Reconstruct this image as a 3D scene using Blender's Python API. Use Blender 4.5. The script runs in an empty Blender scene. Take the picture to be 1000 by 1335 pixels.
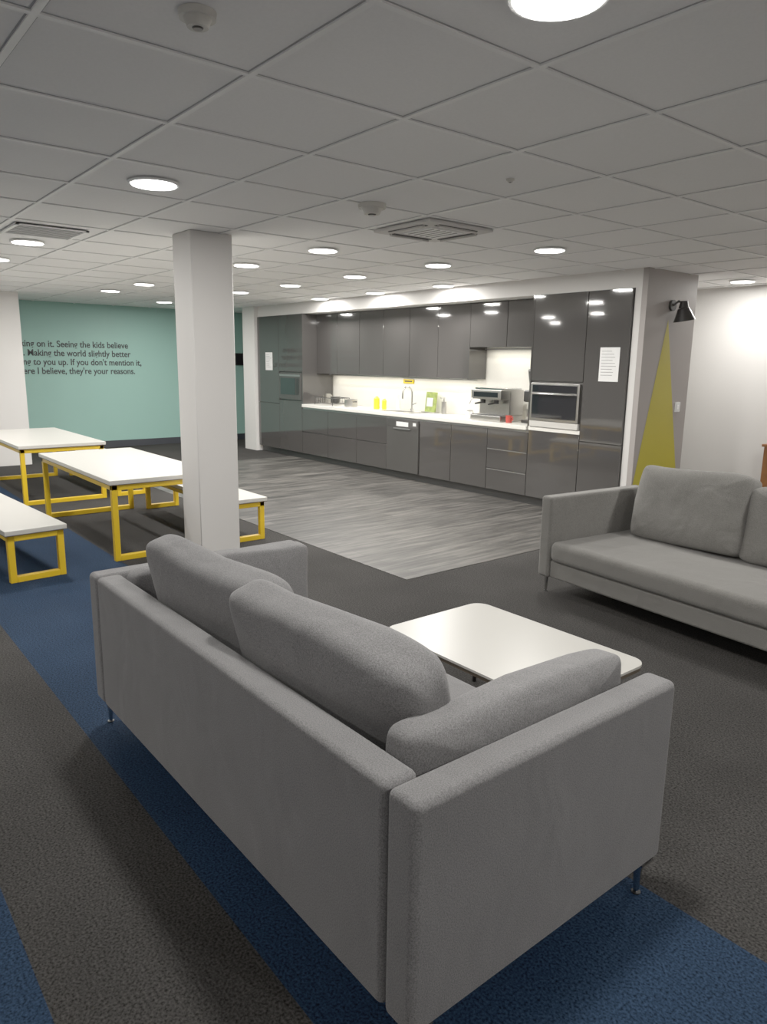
import bpy, bmesh, math, random
import numpy as np
from mathutils import Matrix, Vector, Euler
random.seed(4)
C=bpy.context.collection
scene=bpy.context.scene
scene.view_settings.view_transform='Standard'
scene.view_settings.look='None'
scene.view_settings.exposure=0
scene.view_settings.gamma=1.42
H=2.53
# ---------------------------------------------------------------- materials
def mat(name,col,rough=.5,metal=0,coat=0,emit=None,es=0,spec=.5,noise=None,bump=None,sheen=0,trans=0,alpha=1):
    m=bpy.data.materials.new(name);m.use_nodes=True;nt=m.node_tree
    b=nt.nodes['Principled BSDF']
    b.inputs['Base Color'].default_value=col if len(col)==4 else tuple(col)+(1,)
    b.inputs['Roughness'].default_value=rough;b.inputs['Metallic'].default_value=metal
    b.inputs['Coat Weight'].default_value=coat;b.inputs['Coat Roughness'].default_value=.03
    b.inputs['Specular IOR Level'].default_value=spec
    b.inputs['Sheen Weight'].default_value=sheen
    b.inputs['Transmission Weight'].default_value=trans
    if emit:
        b.inputs['Emission Color'].default_value=emit;b.inputs['Emission Strength'].default_value=es
        m.cycles.emission_sampling='NONE'
    tc=nt.nodes.new('ShaderNodeTexCoord')
    if noise:
        sc,amt=noise
        n=nt.nodes.new('ShaderNodeTexNoise');n.inputs['Scale'].default_value=sc;n.inputs['Detail'].default_value=3
        nt.links.new(tc.outputs['Object'],n.inputs['Vector'])
        r=nt.nodes.new('ShaderNodeMapRange');r.inputs['From Min'].default_value=.3;r.inputs['From Max'].default_value=.7
        r.inputs['To Min'].default_value=1-amt;r.inputs['To Max'].default_value=1+amt
        nt.links.new(n.outputs['Fac'],r.inputs['Value'])
        v=nt.nodes.new('ShaderNodeVectorMath');v.operation='SCALE'
        v.inputs[0].default_value=b.inputs['Base Color'].default_value[:3]
        nt.links.new(r.outputs['Result'],v.inputs['Scale']);nt.links.new(v.outputs[0],b.inputs['Base Color'])
    if bump:
        sc,st,di=bump
        n2=nt.nodes.new('ShaderNodeTexNoise');n2.inputs['Scale'].default_value=sc;n2.inputs['Detail'].default_value=4
        nt.links.new(tc.outputs['Object'],n2.inputs['Vector'])
        bp=nt.nodes.new('ShaderNodeBump');bp.inputs['Strength'].default_value=st;bp.inputs['Distance'].default_value=di
        nt.links.new(n2.outputs['Fac'],bp.inputs['Height']);nt.links.new(bp.outputs['Normal'],b.inputs['Normal'])
    return m
M={}
M['wall']=mat('white_paint',(.66,.64,.62,1),.7,noise=(1.5,.02),bump=(60,.1,.002))
M['nib']=mat('warm_grey_paint',(.30,.27,.255,1),.6,noise=(2,.02))
M['teal']=mat('teal_paint',(.225,.425,.37,1),.55,noise=(1.2,.02))
M['tile']=mat('ceiling_tile',(.93,.925,.92,1),.85,noise=(90,.02),bump=(220,.2,.002))
M['tbar']=mat('ceiling_grid_bar',(.97,.97,.96,1),.5)
M['painted_shadow']=mat('tile_edge_painted_shadow',(.42,.42,.42,1),.9,noise=(9,.02))  # tile-edge shadow painted as flat grey, no real recess
M['detector']=mat('detector_plastic',(.62,.60,.55,1),.5,noise=(9,.02))
M['white']=mat('white_laminate',(.54,.525,.485,1),.3,noise=(3,.01))
M['worktop']=mat('white_worktop',(.78,.76,.70,1),.2,noise=(40,.015))
M['yellow']=mat('yellow_powder_coat',(.74,.45,.01,1),.35,noise=(5,.03))
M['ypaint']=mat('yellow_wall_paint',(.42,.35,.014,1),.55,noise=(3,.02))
M['gloss']=mat('grey_gloss_lacquer',(.040,.0375,.036,1),.05,coat=.25,spec=.5,noise=(.8,.03))
M['carc']=mat('grey_carcass',(.04,.038,.036,1),.35,noise=(3,.03))
M['gap']=mat('shadow_gap',(.01,.01,.01,1),.6,noise=(3,.03))
M['rail']=mat('aluminium_handle_rail',(.32,.32,.32,1),.3,metal=.8,noise=(30,.03))
M['steel']=mat('brushed_steel',(.45,.44,.42,1),.28,metal=1,noise=(60,.05))
M['chrome']=mat('chrome',(.6,.6,.6,1),.12,metal=1,noise=(9,.01))
M['black']=mat('black_plastic',(.01,.01,.01,1),.35,noise=(9,.05))
M['blackglass']=mat('black_glass',(.006,.006,.008,1),.05,coat=.5,noise=(9,.05))
M['paper']=mat('paper',(.75,.75,.74,1),.7,noise=(14,.03))
M['ink']=mat('ink',(.012,.012,.015,1),.6,noise=(9,.03))
M['brown']=mat('orange_wood',(.25,.085,.02,1),.45,noise=(12,.15))
M['green']=mat('green_print',(.25,.33,.06,1),.6,noise=(20,.3))
M['yplastic']=mat('yellow_plastic',(.7,.5,.01,1),.35,noise=(5,.03))
M['redp']=mat('red_plastic',(.4,.03,.02,1),.4,noise=(5,.03))
M['plinth']=mat('plinth_dark',(.02,.02,.02,1),.4,noise=(5,.03))
M['skirt']=mat('skirting_dark',(.015,.018,.025,1),.5,noise=(5,.03))
M['diff']=mat('led_diffuser',(.9,.9,.9,1),.4,emit=(1,.97,.92,1),es=12)
M['edge']=mat('table_edge',(.09,.07,.05,1),.4,noise=(9,.08))
# fabric
def fabric(name,col):
    m=mat(name,col,.92,sheen=.15,spec=.15);nt=m.node_tree;b=nt.nodes['Principled BSDF']
    tc=nt.nodes.new('ShaderNodeTexCoord')
    n=nt.nodes.new('ShaderNodeTexNoise');n.inputs['Scale'].default_value=300;n.inputs['Detail'].default_value=2
    n3=nt.nodes.new('ShaderNodeTexNoise');n3.inputs['Scale'].default_value=5;n3.inputs['Detail'].default_value=3
    nt.links.new(tc.outputs['Object'],n.inputs['Vector']);nt.links.new(tc.outputs['Object'],n3.inputs['Vector'])
    r=nt.nodes.new('ShaderNodeMapRange');r.inputs['From Min'].default_value=.25;r.inputs['From Max'].default_value=.75;r.inputs['To Min'].default_value=.5;r.inputs['To Max'].default_value=1.5
    nt.links.new(n.outputs['Fac'],r.inputs['Value'])
    r3=nt.nodes.new('ShaderNodeMapRange');r3.inputs['To Min'].default_value=.9;r3.inputs['To Max'].default_value=1.1
    nt.links.new(n3.outputs['Fac'],r3.inputs['Value'])
    mu=nt.nodes.new('ShaderNodeMath');mu.operation='MULTIPLY';nt.links.new(r.outputs[0],mu.inputs[0]);nt.links.new(r3.outputs[0],mu.inputs[1])
    v=nt.nodes.new('ShaderNodeVectorMath');v.operation='SCALE';v.inputs[0].default_value=col[:3]
    nt.links.new(mu.outputs[0],v.inputs['Scale']);nt.links.new(v.outputs[0],b.inputs['Base Color'])
    bp=nt.nodes.new('ShaderNodeBump');bp.inputs['Strength'].default_value=.3;bp.inputs['Distance'].default_value=.002
    nt.links.new(n.outputs['Fac'],bp.inputs['Height'])
    n4=nt.nodes.new('ShaderNodeTexNoise');n4.inputs['Scale'].default_value=4.5;n4.inputs['Detail'].default_value=2;n4.inputs['Distortion'].default_value=.6
    nt.links.new(tc.outputs['Object'],n4.inputs['Vector'])
    b2=nt.nodes.new('ShaderNodeBump');b2.inputs['Strength'].default_value=.5;b2.inputs['Distance'].default_value=.03
    nt.links.new(n4.outputs['Fac'],b2.inputs['Height']);nt.links.new(b2.outputs['Normal'],bp.inputs['Normal'])
    nt.links.new(bp.outputs['Normal'],b.inputs['Normal'])
    return m
M['fabric']=fabric('grey_wool_fabric',(.145,.142,.145,1))
M['fabric2']=fabric('grey_wool_fabric_warm',(.132,.127,.118,1))
# carpet with blue bands
def carpet():
    m=mat('carpet_tiles',(.07,.07,.07,1),.95,spec=.05);nt=m.node_tree;b=nt.nodes['Principled BSDF']
    tc=nt.nodes.new('ShaderNodeTexCoord');sp=nt.nodes.new('ShaderNodeSeparateXYZ');nt.links.new(tc.outputs['Object'],sp.inputs[0])
    def band(a,bb):
        x=nt.nodes.new('ShaderNodeMath');x.operation='COMPARE';x.inputs[1].default_value=(a+bb)/2;x.inputs[2].default_value=abs(bb-a)/2
        nt.links.new(sp.outputs['Y'],x.inputs[0]);return x
    b1=band(.82,1.90);b2=band(-.76,.32)
    ad=nt.nodes.new('ShaderNodeMath');ad.operation='ADD';nt.links.new(b1.outputs[0],ad.inputs[0]);nt.links.new(b2.outputs[0],ad.inputs[1])
    b3=band(-3.0,-1.9);ad2=nt.nodes.new('ShaderNodeMath');ad2.operation='ADD';nt.links.new(ad.outputs[0],ad2.inputs[0]);nt.links.new(b3.outputs[0],ad2.inputs[1])
    mx=nt.nodes.new('ShaderNodeMix');mx.data_type='RGBA';nt.links.new(ad2.outputs[0],mx.inputs[0])
    mx.inputs[6].default_value=(.0255,.0242,.0232,1);mx.inputs[7].default_value=(.010,.0205,.043,1)
    n=nt.nodes.new('ShaderNodeTexNoise');n.inputs['Scale'].default_value=130;n.inputs['Detail'].default_value=3
    n2=nt.nodes.new('ShaderNodeTexNoise');n2.inputs['Scale'].default_value=1.6;n2.inputs['Detail'].default_value=4
    for q in(n,n2): nt.links.new(tc.outputs['Object'],q.inputs['Vector'])
    r=nt.nodes.new('ShaderNodeMapRange');r.inputs['From Min'].default_value=.3;r.inputs['From Max'].default_value=.7;r.inputs['To Min'].default_value=.25;r.inputs['To Max'].default_value=1.8
    nt.links.new(n.outputs['Fac'],r.inputs['Value'])
    r2=nt.nodes.new('ShaderNodeMapRange');r2.inputs['From Min'].default_value=.3;r2.inputs['From Max'].default_value=.7;r2.inputs['To Min'].default_value=.85;r2.inputs['To Max'].default_value=1.15
    nt.links.new(n2.outputs['Fac'],r2.inputs['Value'])
    mu=nt.nodes.new('ShaderNodeMath');mu.operation='MULTIPLY';nt.links.new(r.outputs[0],mu.inputs[0]);nt.links.new(r2.outputs[0],mu.inputs[1])
    v=nt.nodes.new('ShaderNodeVectorMath');v.operation='SCALE';nt.links.new(mx.outputs[2],v.inputs[0]);nt.links.new(mu.outputs[0],v.inputs['Scale'])
    nt.links.new(v.outputs[0],b.inputs['Base Color'])
    bp=nt.nodes.new('ShaderNodeBump');bp.inputs['Strength'].default_value=.6;bp.inputs['Distance'].default_value=.004
    nt.links.new(n.outputs['Fac'],bp.inputs['Height']);nt.links.new(bp.outputs['Normal'],b.inputs['Normal'])
    return m
M['carpet']=carpet()
def vinyl():
    m=mat('grey_wood_vinyl',(.2,.2,.2,1),.42,spec=.25);nt=m.node_tree;b=nt.nodes['Principled BSDF']
    tc=nt.nodes.new('ShaderNodeTexCoord')
    mp=nt.nodes.new('ShaderNodeMapping');mp.inputs['Rotation'].default_value=(0,0,math.radians(90));nt.links.new(tc.outputs['Object'],mp.inputs[0])
    br=nt.nodes.new('ShaderNodeTexBrick');br.inputs['Scale'].default_value=1;br.inputs['Brick Width'].default_value=1.2;br.inputs['Row Height'].default_value=.18
    br.inputs['Mortar Size'].default_value=.003;br.inputs['Color1'].default_value=(.6,.6,.6,1);br.inputs['Color2'].default_value=(1.15,1.15,1.15,1);br.inputs['Mortar'].default_value=(.4,.4,.4,1)
    nt.links.new(mp.outputs[0],br.inputs['Vector'])
    mp2=nt.nodes.new('ShaderNodeMapping');mp2.inputs['Scale'].default_value=(20,1.5,1);nt.links.new(tc.outputs['Object'],mp2.inputs[0])
    n=nt.nodes.new('ShaderNodeTexNoise');n.inputs['Scale'].default_value=1;n.inputs['Detail'].default_value=6;n.inputs['Roughness'].default_value=.65;nt.links.new(mp2.outputs[0],n.inputs['Vector'])
    cr=nt.nodes.new('ShaderNodeValToRGB');cr.color_ramp.elements[0].position=.40;cr.color_ramp.elements[0].color=(.014,.0133,.0125,1)
    cr.color_ramp.elements[1].position=.64;cr.color_ramp.elements[1].color=(.100,.093,.084,1)
    nt.links.new(n.outputs['Fac'],cr.inputs[0])
    mx=nt.nodes.new('ShaderNodeMix');mx.data_type='RGBA';mx.blend_type='MULTIPLY';mx.inputs[0].default_value=1
    nt.links.new(cr.outputs[0],mx.inputs[6]);nt.links.new(br.outputs[0],mx.inputs[7]);nt.links.new(mx.outputs[2],b.inputs['Base Color'])
    return m
M['vinyl']=vinyl()
# ---------------------------------------------------------------- mesh builder
class B:
    def __init__(s,name):
        s.name=name;s.bm=bmesh.new();s.mats=[]
    def mi(s,k):
        if k not in s.mats:s.mats.append(k)
        return s.mats.index(k)
    def _merge(s,t,k,M4,smooth):
        i=s.mi(k)
        for f in t.faces: f.material_index=i;f.smooth=smooth
        t.transform(M4)
        me=bpy.data.meshes.new('tmp');t.to_mesh(me);t.free();s.bm.from_mesh(me);bpy.data.meshes.remove(me)
    def box(s,a,b,k,bev=0,seg=2,rot=None,piv=None):
        a=Vector(a);b=Vector(b);c=(a+b)/2;d=b-a
        t=bmesh.new();bmesh.ops.create_cube(t,size=1)
        t.transform(Matrix.Diagonal((abs(d.x),abs(d.y),abs(d.z),1)))
        if bev:
            bmesh.ops.bevel(t,geom=t.edges[:],offset=bev,segments=seg,profile=.5,affect='EDGES')
        Mx=Matrix.Translation(c)
        if rot: Mx=Mx@Euler(rot).to_matrix().to_4x4()
        s._merge(t,k,Mx,bool(bev and seg>1));return s
    def cyl(s,p,q,r,k,r2=None,n=20,cap=True):
        p=Vector(p);q=Vector(q);d=q-p
        t=bmesh.new();bmesh.ops.create_cone(t,cap_ends=cap,segments=n,radius1=r,radius2=r if r2 is None else r2,depth=d.length)
        Mx=Matrix.Translation((p+q)/2)@d.to_track_quat('Z','Y').to_matrix().to_4x4()
        s._merge(t,k,Mx,True);return s
    def sphere(s,c,r,k,sc=(1,1,1)):
        t=bmesh.new();bmesh.ops.create_uvsphere(t,u_segments=20,v_segments=12,radius=r)
        s._merge(t,k,Matrix.Translation(c)@Matrix.Diagonal((*sc,1)),True);return s
    def poly(s,pts,k):
        t=bmesh.new();t.faces.new([t.verts.new(p) for p in pts]);s._merge(t,k,Matrix.Identity(4),False);return s
    def cushion(s,c,size,k,rot=(0,0,0),e1=.42,e2=.22,seed=0,droop=0,lump=.1):
        """pillow; thin axis local y; size=(w,t,h)"""
        w,th,h=[v/2 for v in size]
        rnd=random.Random(seed);ph=[rnd.uniform(0,6) for _ in range(6)]
        t=bmesh.new();N=120;Mv=44
        sg=lambda v,e:math.copysign(abs(v)**e,v)
        rows=[]
        for j in range(1,Mv):
            et=-math.pi/2+math.pi*j/Mv;row=[]
            for i in range(N):
                om=2*math.pi*i/N
                x=w*sg(math.cos(et),e1)*sg(math.cos(om),e2);z=h*sg(math.cos(et),e1)*sg(math.sin(om),e2);y=th*sg(math.sin(et),e1)
                u_,v_=abs(x/w),abs(z/h)
                y*=(1-.22*max(u_,v_)**3)*(1+lump*math.sin(x*7+ph[0])*math.sin(z*8+ph[1]))
                # pulled-in seam along the border
                z+=.010*math.sin(x*9+ph[2])*(1 if z>0 else .3)-droop*(x/w)**2*(1 if z>0 else 0)
                x+=.008*math.sin(z*11+ph[3])
                row.append(t.verts.new((x,y,z)))
            rows.append(row)
        for a,b in zip(rows,rows[1:]):
            for i in range(N):
                t.faces.new((a[i],a[(i+1)%N],b[(i+1)%N],b[i]))
        t.faces.new(rows[0][::-1]);t.faces.new(rows[-1])
        bmesh.ops.recalc_face_normals(t,faces=t.faces[:])
        s._merge(t,k,Matrix.Translation(c)@Euler(rot).to_matrix().to_4x4(),True)
        return s
    def tube(s,pts,r,k,n=12):
        for a,b in zip(pts,pts[1:]):
            s.cyl(a,b,r,k,n=n);s.sphere(b,r,k)
        return s
    def done(s,loc=(0,0,0),rz=0,wn=True):
        me=bpy.data.meshes.new(s.name);s.bm.to_mesh(me);s.bm.free()
        for k in s.mats: me.materials.append(M[k])
        me.set_sharp_from_angle(angle=math.radians(40))
        o=bpy.data.objects.new(s.name,me);C.objects.link(o);o.location=loc;o.rotation_euler=(0,0,rz)
        if wn:
            w=o.modifiers.new('wn','WEIGHTED_NORMAL');w.keep_sharp=True
        return o
def slab(name,a,b,k): return B(name).box(a,b,k).done(wn=False)
# ---------------------------------------------------------------- room shell
X0,X1,Y0,Y1=-13.5,3.5,-3.6,8.8
slab('floor',(X0-.1,Y0-.1,-.1),(X1+.1,Y1+.1,0),'carpet')
slab('floor_vinyl',(-10.6,3.43,0),(-3.95,6.56,.004),'vinyl')
slab('ceiling',(X0-.1,Y0-.1,H),(X1+.1,Y1+.1,H+.1),'tile')
slab('wall_left',(X0-.12,Y0,0),(X0,Y1,H),'teal')
slab('wall_back',(X0,Y1,0),(X1,Y1+.12,H),'wall')
slab('wall_right',(X1,Y0,0),(X1+.12,Y1,H),'wall')
slab('wall_front',(X0,Y0-.12,0),(X1,Y0,H),'wall')
slab('wall_kitchen',(-11.66,7.12,0),(-4.2,7.3,H),'worktop')
slab('wall_kitchen_pier',(-12.08,6.45,0),(-11.66,7.3,H),'wall')
slab('wall_pier_left',(-12.2,1.7,0),(-11.9,2.72,H),'wall')
slab('wall_nib',(-4.2,6.53,0),(-4.13,7.45,H),'wall')
slab('wall_nib_painted',(-4.13,6.53,0),(-4.07,7.45,H),'nib')
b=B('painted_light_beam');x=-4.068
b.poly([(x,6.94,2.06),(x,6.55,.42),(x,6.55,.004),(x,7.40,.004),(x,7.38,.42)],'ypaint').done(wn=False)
slab('baseboard_left',(X0,2.0,0),(X0+.015,Y1,.12),'skirt')
slab('baseboard_back',(X0,Y1-.015,0),(X1,Y1,.1),'wall')
b=B('structural_column');b.box((-5.555,2.385,0),(-5.235,2.725,H-.001),'wall',.006,1).done(wn=False)
# ceiling grid
g=B('ceiling_grid');T=.667
xs=[-2.344+T*i for i in range(-17,9)];ys=[1.302+.666*i for i in range(-8,12)]
for xx in xs:
    if X0<xx<X1:
        g.box((xx-.011,Y0,H-.007),(xx+.011,Y1,H-.0005),'tbar')
        for s_ in(-1,1): g.box((xx+s_*.014-.003,Y0,H-.0012),(xx+s_*.014+.003,Y1,H-.0004),'painted_shadow')  # thin grey strips drawn as shadow lines along each bar
for yy in ys:
    if Y0<yy<Y1:
        g.box((X0,yy-.011,H-.0075),(X1,yy+.011,H-.001),'tbar')
        for s_ in(-1,1): g.box((X0,yy+s_*.014-.003,H-.0016),(X1,yy+s_*.014+.003,H-.0006),'painted_shadow')
g.done(wn=False)
# ---------------------------------------------------------------- downlights
L=[(-1.34,1.635),(-4.015,1.635),(-6.69,1.635),(-8.03,1.66),
   (-5.35,3.63),(-6.69,3.63),(-9.30,3.6),(-10.55,3.6),
   (-4.015,4.96),(-5.35,4.96),(-6.69,4.96),(-8.03,4.96),(-9.36,4.96),(-11.9,4.93),
   (-6.69,6.30),(-8.03,6.30),(-9.36,6.30),
   (-3.97,8.2),
   (-1.34,4.96),(-1.0,8.0),(1.33,1.635),(1.33,4.3),(-1.34,-1.7),(-4.015,-1.0),(-6.69,-1.0),(-10.5,-.3),(-9.4,1.3)]
def downlight(x,y,p):
    b=B('ceiling_downlight')
    b.cyl((x,y,H-.0078),(x,y,H-.018),.135,'tbar',.128,40)
    b.cyl((x,y,H-.0181),(x,y,H-.021),.118,'diff',.116,40)
    o=b.done(wn=False)
    l=bpy.data.lights.new('lamp','AREA');l.shape='DISK';l.size=.22;l.energy=p;l.color=(1,.965,.90)
    lo=bpy.data.objects.new('lamp',l);lo.location=(x,y,H-.024);C.objects.link(lo);lo.parent=o
for x,y in L:
    downlight(x,y,26.0 if y>-.5 else 15)
# AC cassette
def cassette(cx,cy):
    b=B('ceiling_air_conditioner');s=.30;z=H-.007
    b.box((cx-s,cy-s,z-.022),(cx+s,cy+s,z),'wall',.008,2)
    z+=.008
    b.box((cx-.15,cy-.15,z-.036),(cx+.15,cy+.15,z-.029),'tile')
    for i in range(5): b.box((cx-.13,cy-.12+i*.055,z-.038),(cx+.13,cy-.106+i*.055,z-.0355),'carc')
    for a in range(4):
        c,sn=math.cos(a*math.pi/2),math.sin(a*math.pi/2)
        def R(u,v): return (cx+u*c-v*sn,cy+u*sn+v*c)
        p=R(-.18,.21);q=R(.18,.262)
        b.box((min(p[0],q[0]),min(p[1],q[1]),z-.034),(max(p[0],q[0]),max(p[1],q[1]),z-.029),'gap')
        p=R(-.18,.238);q=R(.18,.256)
        b.box((min(p[0],q[0]),min(p[1],q[1]),z-.045),(max(p[0],q[0]),max(p[1],q[1]),z-.03),'wall')
    b.done()
cassette(-4.0,3.65)
def grille(cx,cy):
    b=B('ceiling_vent_grille');s=.25;z=H-.007
    b.box((cx-s,cy-s,z-.004),(cx+s,cy+s,z),'gap')
    for i in range(8):
        u=-s+.03+i*(2*s-.06)/7
        b.box((cx+u-.008,cy-s,z-.010),(cx+u+.008,cy+s,z-.005),'tile')
    for a,c in(((-s,-s),(s,-s+.025)),((-s,s-.025),(s,s)),((-s,-s),(-s+.025,s)),((s-.025,-s),(s,s))):
        b.box((cx+a[0],cy+a[1],z-.012),(cx+c[0],cy+c[1],z),'tbar')
    b.done(wn=False)
grille(-6.05,1.60)
def smoke(x,y,r=.06,hk=1):
    b=B('smoke_detector');z=H-.001;k=r/.06*hk
    b.cyl((x,y,z),(x,y,z-.02*k),r,'detector',r*.96,32).cyl((x,y,z-.02*k),(x,y,z-.045*k),r*.75,'detector',r*.55,32).cyl((x,y,z-.045*k),(x,y,z-.05*k),r*.3,'carc',r*.25,20)
    b.done()
smoke(-2.05,.98,.052);smoke(-3.66,2.84,.085,.9)
smoke(-2.70,2.99,.022)
# ---------------------------------------------------------------- kitchen
K=6.5
kb=B('fitted_kitchen_cabinets')
def door(x0,x1,z0,z1,y=K,th=.02,k='gloss'):
    g_=.004
    kb.box((x0+g_,y,z0+g_),(x1-g_,y+th,z1-g_),k,.0015,1)
TOP=2.35
kb.box((-11.64,K+.022,.10),(-10.2,7.1,TOP),'carc')
kb.box((-10.2,K+.022,.10),(-5.42,7.1,.862),'carc')
kb.box((-5.42,K+.022,.10),(-4.207,7.1,TOP),'carc')
kb.box((-11.62,K+.06,.005),(-4.23,7.08,.10),'plinth')
kb.box((-10.2,K,.9),(-10.18,7.1,TOP),'gloss')
kb.box((-5.44,K,.9),(-5.42,7.1,TOP),'gloss')
for x0,x1 in((-11.64,-10.92),):
    door(x0,x1,.10,.88);door(x0,x1,.88,TOP)
door(-10.92,-10.2,.10,.95);door(-10.92,-10.2,1.42,TOP)
kb.box((-10.2,K+.012,.80),(-5.42,K+.022,.862),'rail')
for a,c in((-10.2,-9.45),(-9.45,-8.7),(-8.7,-7.98)):
    door(a,c,.10,.46);door(a,c,.46,.84)
door(-7.28,-6.68,.10,.84);door(-6.68,-6.05,.10,.84)
for z0,z1 in((.10,.36),(.36,.60),(.60,.84)): door(-6.05,-5.42,z0,z1)
kb.box((-6.04,K-.004,.59),(-5.43,K,.602),'rail');kb.box((-6.04,K-.004,.345),(-5.43,K,.357),'rail')
door(-5.42,-4.72,.10,.87);door(-5.42,-4.72,1.42,TOP)
door(-4.72,-4.205,.10,.80);door(-4.72,-4.205,.80,TOP)
kb.box((-5.42,K-.004,.87),(-4.72,K+.02,.91),'worktop');
UY=6.78
kb.box((-10.18,UY+.02,1.42),(-6.69,7.1,TOP),'carc')
kb.box((-6.69,UY+.02,1.81),(-5.44,7.1,TOP),'carc')
n=6;w=(10.18-6.69)/n
for i in range(n): door(-10.18+i*w,-10.18+(i+1)*w,1.40,TOP,UY)
kb.box((-6.70,UY,1.40),(-6.68,7.1,TOP),'gloss')
for i in range(2): door(-6.68+i*.62,-6.68+(i+1)*.62,1.80,TOP,UY)
kb.done(wn=False)
slab('wall_bulkhead',(-11.66,K+.03,TOP+.001),(-4.2,7.12,H),'wall')
wt=B('kitchen_worktop');wt.box((-10.178,K-.02,.864),(-5.442,7.118,.91),'worktop',.004,2);wt.done()
for nm,x0,x1,z in(('a',-10.1,-6.75,1.395),('b',-6.6,-5.5,1.79)):
    o=B('under_cabinet_light').box((x0,6.98,z-.012),(x1,7.02,z),'rail').done(wn=False)
    l=bpy.data.lights.new('strip','AREA');l.shape='RECTANGLE';l.size=x1-x0;l.size_y=.03;l.energy=2.2*(x1-x0);l.color=(1,.94,.78)
    lo=bpy.data.objects.new('strip',l);lo.location=((x0+x1)/2,7.0,z-.016);C.objects.link(lo);lo.parent=o
b=B('dishwasher');b.box((-7.965,K-.014,.11),(-7.295,K+.010,.835),'carc',.004,2)
b.box((-7.95,K-.018,.73),(-7.31,K-.014,.83),'gloss');b.box((-7.80,K-.035,.70),(-7.45,K-.014,.715),'rail');b.box((-7.40,K-.021,.76),(-7.34,K-.017,.80),'paper');b.box((-7.75,K-.020,.74),(-7.5,K-.0175,.80),'paper');b.done()
b=B('built_in_oven');x0,x1,z0,z1=-5.40,-4.74,.985,1.40
b.box((x0,K-.02,z0),(x1,K+.02,z1),'steel',.004,2)
b.box((x0+.03,K-.026,z0+.03),(x1-.03,K-.019,z1-.12),'blackglass')
b.box((x0+.03,K-.026,z1-.10),(x1-.03,K-.019,z1-.02),'blackglass')
b.tube([(x0+.05,K-.06,z1-.115),(x1-.05,K-.06,z1-.115)],.009,'chrome')
for xx in(x0+.07,x1-.07): b.cyl((xx,K-.06,z1-.115),(xx,K-.018,z1-.115),.007,'chrome')
b.box((x0,K-.018,.915),(x1,K+.02,.98),'white',.003,1)
b.done()
b=B('built_in_microwave');x0,x1,z0,z1=-10.9,-10.22,.97,1.40
b.box((x0,K-.015,z0),(x1,K+.02,z1),'carc',.004,2);b.box((x0+.06,K-.02,z0+.08),(x1-.16,K-.014,z1-.08),'blackglass')
b.box((x1-.13,K-.02,z0+.08),(x1-.05,K-.014,z1-.08),'black');b.box((x0+.02,K-.018,z1-.05),(x1-.02,K-.014,z1-.02),'rail');b.done()
def notice(x0,x1,z0,z1,y=K-.003):
    b=B('paper_notice');b.box((x0,y-.001,z0),(x1,y+.002,z1),'paper')
    r=random.Random(int(x0*100))
    nl=int((z1-z0)/.03)-2
    for i in range(nl):
        z=z1-.04-i*.03;b.box((x0+.02,y-.0016,z),(x0+.02+(x1-x0-.04)*r.uniform(.5,1),y-.001,z+.006),'rail')
    b.done(wn=False)
notice(-4.53,-4.30,1.44,1.78);notice(-11.36,-11.13,1.44,1.74)
b=B('kitchen_tap');x,y=-8.0,6.98
b.cyl((x,y,.911),(x,y,.95),.025,'chrome')
pts=[(x,y,.95),(x,y,1.17)]+[(x,y-.09+.09*math.cos(a),1.17+.09*math.sin(a)) for a in np.linspace(.3,math.pi,8)]+[(x,y-.18,1.10)]
b.tube(pts,.013,'chrome');b.tube([(x,y,1.0),(x+.09,y,1.03)],.008,'chrome');b.done()
b=B('kitchen_sink');b.box((-8.3,6.6,.9105),(-7.6,6.92,.9145),'steel',.002,1);b.box((-8.25,6.63,.9146),(-7.85,6.9,.9155),'carc');b.done()
def bottle(x,y,k,h=.2,r=.035):
    b=B('washing_up_bottle');b.cyl((x,y,.912),(x,y,.912+h*.65),r,k,n=20).cyl((x,y,.912+h*.65),(x,y,.912+h*.8),r,k,.012,20).cyl((x,y,.912+h*.8),(x,y,.912+h),.013,'paper',.009,16);b.done()
bottle(-8.60,6.8,'yplastic',.24,.045);bottle(-8.48,6.85,'yplastic',.2);bottle(-8.3,6.97,'paper',.22,.03)
b=B('dish_rack');x0,x1,y0,y1=-10.0,-9.5,6.62,6.95
for z in(.94,1.03):
    b.tube([(x0,y0,z),(x1,y0,z),(x1,y1,z),(x0,y1,z),(x0,y0,z)],.006,'black',8)
for i in range(9):
    xx=x0+i*(x1-x0)/8;b.tube([(xx,y0,1.03),(xx,y0,.94),(xx,y1,.94),(xx,y1,1.03)],.004,'steel',8)
for xx in(x0,x1):
    for yy in(y0,y1): b.cyl((xx,yy,.911),(xx,yy,1.03),.006,'black',n=8)
for i in range(2): b.cyl((x0+.1+i*.07,6.78,1.02),(x0+.108+i*.07,6.78,1.02),.07,'steel',n=28)
b.cyl((x0+.35,6.78,.95),(x0+.35,6.78,1.05),.07,'black',.08,24)
b.done()
b=B('saucepan');b.cyl((-9.25,6.8,.911),(-9.25,6.8,1.02),.10,'steel',n=30).cyl((-9.25,6.8,1.02),(-9.25,6.8,1.03),.103,'black',.04,30).tube([(-9.16,6.78,.99),(-9.0,6.72,1.0)],.01,'black');b.done()
b=B('recipe_leaflet_stand');b.box((-7.72,6.99,.912),(-7.52,7.02,1.20),'green',rot=(-.12,0,0)).box((-7.74,6.93,.911),(-7.50,7.06,.925),'steel').box((-7.68,6.978,1.0),(-7.56,6.984,1.12),'paper',rot=(-.12,0,0));b.done()
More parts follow.
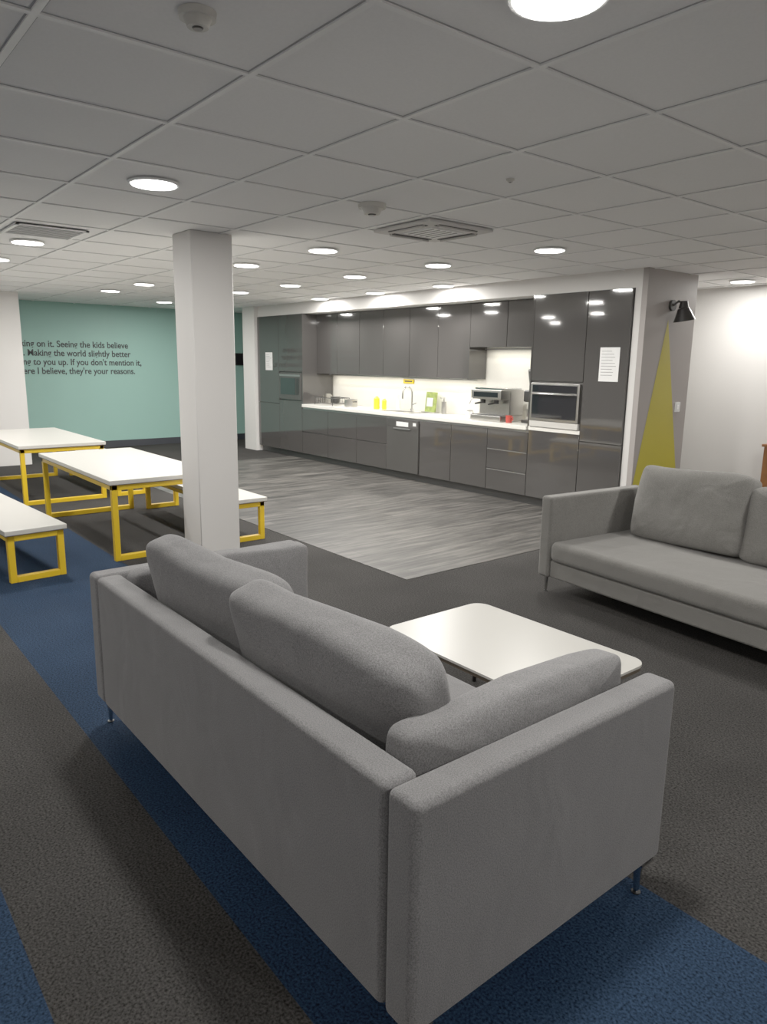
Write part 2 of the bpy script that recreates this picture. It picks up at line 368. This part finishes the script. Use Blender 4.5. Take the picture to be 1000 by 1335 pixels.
b=B('soap_dispenser');b.cyl((-7.35,7.0,.911),(-7.35,7.0,1.08),.035,'steel',n=20).cyl((-7.35,7.0,1.08),(-7.35,7.0,1.13),.01,'chrome').box((-7.36,6.94,1.12),(-7.34,7.01,1.135),'chrome');b.done()
b=B('wall_sign');b.box((-8.35,7.105,1.30),(-8.12,7.119,1.36),'yplastic').box((-8.32,7.1035,1.32),(-8.15,7.1045,1.34),'ink');b.done(wn=False)
b=B('coffee_machine');x0,x1=-6.45,-5.95;y0,y1=6.6,7.02;z=.912
b.box((x0,y0,z),(x1,y1,z+.07),'steel',.01,2).box((x0,y0+.16,z+.07),(x1,y1,z+.38),'steel',.012,2).box((x0,y0,z+.26),(x1,y0+.17,z+.38),'steel',.012,2)
b.box((x0+.02,y0+.01,z+.071),(x1-.02,y0+.15,z+.076),'black')
for xx in(x0+.14,x1-.14): b.cyl((xx,y0+.08,z+.21),(xx,y0+.08,z+.26),.03,'black').tube([(xx,y0+.06,z+.22),(xx,y0-.06,z+.21)],.011,'black')
b.box((x0+.05,y0-.003,z+.29),(x1-.05,y0+.001,z+.35),'blackglass')
b.tube([(x0+.03,y0+.02,z+.3),(x0+.01,y0-.03,z+.2)],.006,'chrome');b.box((x0+.02,y0+.05,z+.38),(x1-.02,y1-.02,z+.40),'chrome',.004,1)
b.done()
b=B('coffee_grinder');x,y=-5.68,6.9
b.box((x-.09,y-.13,.912),(x+.09,y+.13,.95),'black',.01,2).box((x-.08,y-.02,.95),(x+.08,y+.12,1.28),'black',.02,3).box((x-.08,y-.12,1.16),(x+.08,y+.0,1.30),'black',.02,3).cyl((x,y,1.29),(x,y,1.52),.06,'black',.095,28).cyl((x,y,1.52),(x,y,1.545),.097,'carc',.09,28)
b.cyl((x,y-.08,.99),(x,y-.08,1.08),.035,'steel',.04,20);b.done()
for i,(xx,yy,kk) in enumerate(((-6.62,6.75,'paper'),(-6.75,6.9,'steel'),(-5.86,6.66,'redp'))):
    b=B('coffee_mug');b.cyl((xx,yy,.912),(xx,yy,1.0),.036,kk,.04,24).cyl((xx,yy,1.0),(xx,yy,1.0005),.034,'carc')
    b.tube([(xx+.036,yy,.935),(xx+.062,yy,.95),(xx+.062,yy,.975),(xx+.036,yy,.985)],.006,kk);b.done()
b=B('wall_screen');b.box((X0+.001,7.0,1.50),(X0+.04,7.45,1.74),'black',.006,2).box((X0+.0405,7.02,1.52),(X0+.042,7.43,1.72),'blackglass');b.done()
cu=bpy.data.curves.new('wall_lettering','FONT')
cu.body="Working on it. Seeing the kids believe\nin me. Making the world slightly better\ntrusting to you up. If you don't mention it,\nbut here I believe, they're your reasons."
cu.size=.16;cu.space_line=1.0;cu.extrude=.002;cu.offset=.003;cu.materials.append(M['ink'])
t=bpy.data.objects.new('wall_lettering',cu);C.objects.link(t);bpy.context.view_layer.update()
wd=t.dimensions.x;t.location=(X0+.003,2.78,1.78);t.rotation_euler=(math.pi/2,0,math.pi/2);t.scale=(2.32/wd,.95,1)
# wall lamp
b=B('wall_lamp');x=-4.07;y=7.0;z=2.18
b.cyl((x+.001,y-.02,z+.02),(x+.025,y-.02,z+.02),.055,'black',n=28)
b.tube([(x+.02,y-.02,z+.02),(x+.07,y-.01,z+.06),(x+.11,y+.02,z+.03)],.011,'black')
b.cyl((x+.11,y+.02,z+.06),(x+.11,y+.02,z-.01),.035,'black',.05,28).cyl((x+.11,y+.02,z-.01),(x+.12,y+.04,z-.13),.055,'black',.105,36,cap=False)
b.sphere((x+.115,y+.03,z-.05),.03,'black');b.done()
b=B('light_switch');b.box((-4.069,7.22,1.13),(-4.058,7.31,1.23),'paper',.003,2).box((-4.058,7.25,1.16),(-4.053,7.28,1.20),'tbar');b.done()
b=B('wooden_side_cabinet');q=-3.60
b.box((q,8.35,.06),(q+.8,8.75,.74),'brown',.006,2).box((q-.02,8.33,.74),(q+.82,8.77,.77),'brown',.004,2)
for xx in(q+.04,q+.76):
    for yy in(8.38,8.7): b.cyl((xx,yy,0),(xx,yy,.06),.02,'brown')
b.box((q+.395,8.345,.08),(q+.405,8.352,.73),'gap');b.done()
# ---------------------------------------------------------------- tables and benches
def frame_table(name,cx,cy,Lx,Wy,h,rz,t=.045,top=.035,k='yellow'):
    b=B(name);a=Lx/2;c=Wy/2
    b.box((-a,-c,h-top),(a,c,h),'white',.004,2)
    b.box((-a+.001,-c+.001,h-top-.004),(a-.001,c-.001,h-top),'edge')
    zt=h-top-.004
    for s in(-1,1):
        b.box((-a+.02,s*(c-.02)-(t if s>0 else 0),zt-t),(a-.02,s*(c-.02)+(0 if s>0 else t),zt),k,.003,1)
    for s in(-1,1):
        xx=s*(a-.02);x0=xx-(t if s>0 else 0);x1=x0+t
        b.box((x0,-c+.02,0),(x1,-c+.02+t,zt),k,.003,1);b.box((x0,c-.02-t,0),(x1,c-.02,zt),k,.003,1)
        b.box((x0,-c+.02+t,0),(x1,c-.02-t,t),k,.003,1);b.box((x0,-c+.02+t,zt-t),(x1,c-.02-t,zt),k,.003,1)
    return b.done((cx,cy,0),rz)
frame_table('dining_table',-6.74,2.31,2.1,.93,.66,0)
frame_table('dining_table',-9.55,2.28,2.1,.93,.66,0)
frame_table('dining_bench',-6.55,1.19,2.0,.43,.39,math.radians(4))
frame_table('dining_bench',-6.68,3.04,2.0,.40,.39,0)
frame_table('dining_bench',-9.52,3.04,2.0,.40,.39,0)
frame_table('dining_bench',-9.52,1.30,2.0,.40,.39,0)
# ---------------------------------------------------------------- sofas
def sofa(name,org,rz,fk,W=2.14,D=1.0,TZ=.70,seed=1,near=True):
    b=B(name);A=.105;z0=.12
    b.box((A,0,z0),(W-A,.105,TZ),fk,.022,4)
    b.box((0,0,z0),(A-.003,D,TZ),fk,.022,4);b.box((W-A+.003,0,z0),(W,D,TZ),fk,.022,4)
    b.box((A-.01,.05,z0),(W-A+.01,D-.02,z0+.13),fk,.02,4)
    b.box((A+.004,.10,z0+.125),(W-A-.004,D+.01,z0+.27),fk,.045,6)
    hw=(W-2*A-.30)/2
    if near:
        b.cushion((A+.25+hw/2,.265,.65),(hw+.06,.21,.50),fk,rot=(math.radians(14),math.radians(1.5),math.radians(5)),seed=seed)
        b.cushion((W-A-.155-hw/2,.265,.645),(hw+.04,.23,.50),fk,rot=(math.radians(15),math.radians(2),math.radians(5)),seed=seed+1)
        b.cushion((A+.078,.55,.54),(.87,.15,.40),fk,rot=(math.radians(4),0,math.radians(90)),seed=seed+2,e1=.35,e2=.16)
        b.cushion((W-A-.085,.545,.56),(.87,.165,.40),fk,rot=(math.radians(3),0,math.radians(-90)),seed=seed+3,e1=.34,e2=.15,lump=.06)
    else:
        b.cushion((A+.14+hw/2,.225,.635),(hw+.02,.22,.50),fk,rot=(math.radians(14),math.radians(1.5),math.radians(1)),seed=seed)
        b.cushion((W-A-.15-hw/2,.235,.645),(hw+.04,.23,.53),fk,rot=(math.radians(15),math.radians(2),math.radians(-1)),seed=seed+1,e1=.36,e2=.17)
    for lx in(.035,W-.035):
        for ly in(.045,D-.06):
            b.box((lx-.03,ly-.03,z0-.006),(lx+.03,ly+.03,z0+.002),'chrome')
            b.cyl((lx,ly,0),(lx,ly,z0),.008,'chrome',.016,16);b.cyl((lx,ly,0),(lx,ly,.004),.014,'black')
    return b.done(org,rz)
sofa('sofa',(-3.13,.90,0),0,'fabric',D=1.02)
th=math.radians(174);W,D=2.14,1.0
px=math.cos(th)*W-math.sin(th)*D;py=math.sin(th)*W+math.cos(th)*D
sofa('sofa',(-3.20-px,4.02-py,0),th,'fabric2',seed=9,near=False)
# ---------------------------------------------------------------- coffee table
b=B('coffee_table')
def rr(x0,x1,y0,y1,r,n=8):
    o=[]
    for cx_,cy_,a0 in((x1-r,y1-r,0),(x0+r,y1-r,90),(x0+r,y0+r,180),(x1-r,y0+r,270)):
        for i in range(n+1):
            a=math.radians(a0+90*i/n);o.append((cx_+r*math.cos(a),cy_+r*math.sin(a)))
    return o
def prism(b,pts,z0,z1,k):
    t=bmesh.new();f=t.faces.new([t.verts.new((x,y,z0)) for x,y in pts])
    e=bmesh.ops.extrude_face_region(t,geom=[f]);bmesh.ops.translate(t,verts=[v for v in e['geom'] if isinstance(v,bmesh.types.BMVert)],vec=(0,0,z1-z0))
    bmesh.ops.recalc_face_normals(t,faces=t.faces[:]);b._merge(t,k,Matrix.Identity(4),False)
ZT=.40
prism(b,rr(-2.455,-1.49,1.99,2.63,.07),ZT-.010,ZT,'white')
prism(b,rr(-2.453,-1.492,1.992,2.628,.07),ZT-.026,ZT-.010,'edge')
b.box((-2.38,2.05,ZT-.06),(-1.57,2.08,ZT-.026),'carc').box((-2.38,2.52,ZT-.06),(-1.57,2.55,ZT-.026),'carc').box((-2.38,2.07,ZT-.06),(-2.35,2.55,ZT-.026),'carc').box((-1.60,2.07,ZT-.06),(-1.57,2.55,ZT-.026),'carc')
for xx,sx in((-2.36,-1),(-1.59,1)):
    for yy,sy in((2.09,-1),(2.53,1)): b.cyl((xx+sx*.04,yy+sy*.03,0),(xx,yy,ZT-.03),.011,'black',.016,16)
b.done()
# ---------------------------------------------------------------- world
w=bpy.data.worlds.new('world');scene.world=w;w.use_nodes=True
w.node_tree.nodes['Background'].inputs[0].default_value=(.9,.95,1,1);w.node_tree.nodes['Background'].inputs[1].default_value=.1
# ---------------------------------------------------------------- camera
yaw,pitch,roll,f=math.radians(51.009),math.radians(11.678),math.radians(0.834),944.0
F=Vector((-math.sin(yaw)*math.cos(pitch),math.cos(yaw)*math.cos(pitch),-math.sin(pitch)))
Rt=Vector((math.cos(yaw),math.sin(yaw),0));U=Rt.cross(F)
r=Rt*math.cos(roll)+U*math.sin(roll);u=-Rt*math.sin(roll)+U*math.cos(roll)
cd=bpy.data.cameras.new('camera');cam=bpy.data.objects.new('camera',cd);C.objects.link(cam)
cd.sensor_fit='VERTICAL';cd.sensor_height=36;cd.lens=f/1335*36;cd.clip_start=.02
cam.matrix_world=Matrix(((r.x,u.x,-F.x,0),(r.y,u.y,-F.y,0),(r.z,u.z,-F.z,1.6),(0,0,0,1)))
scene.camera=cam
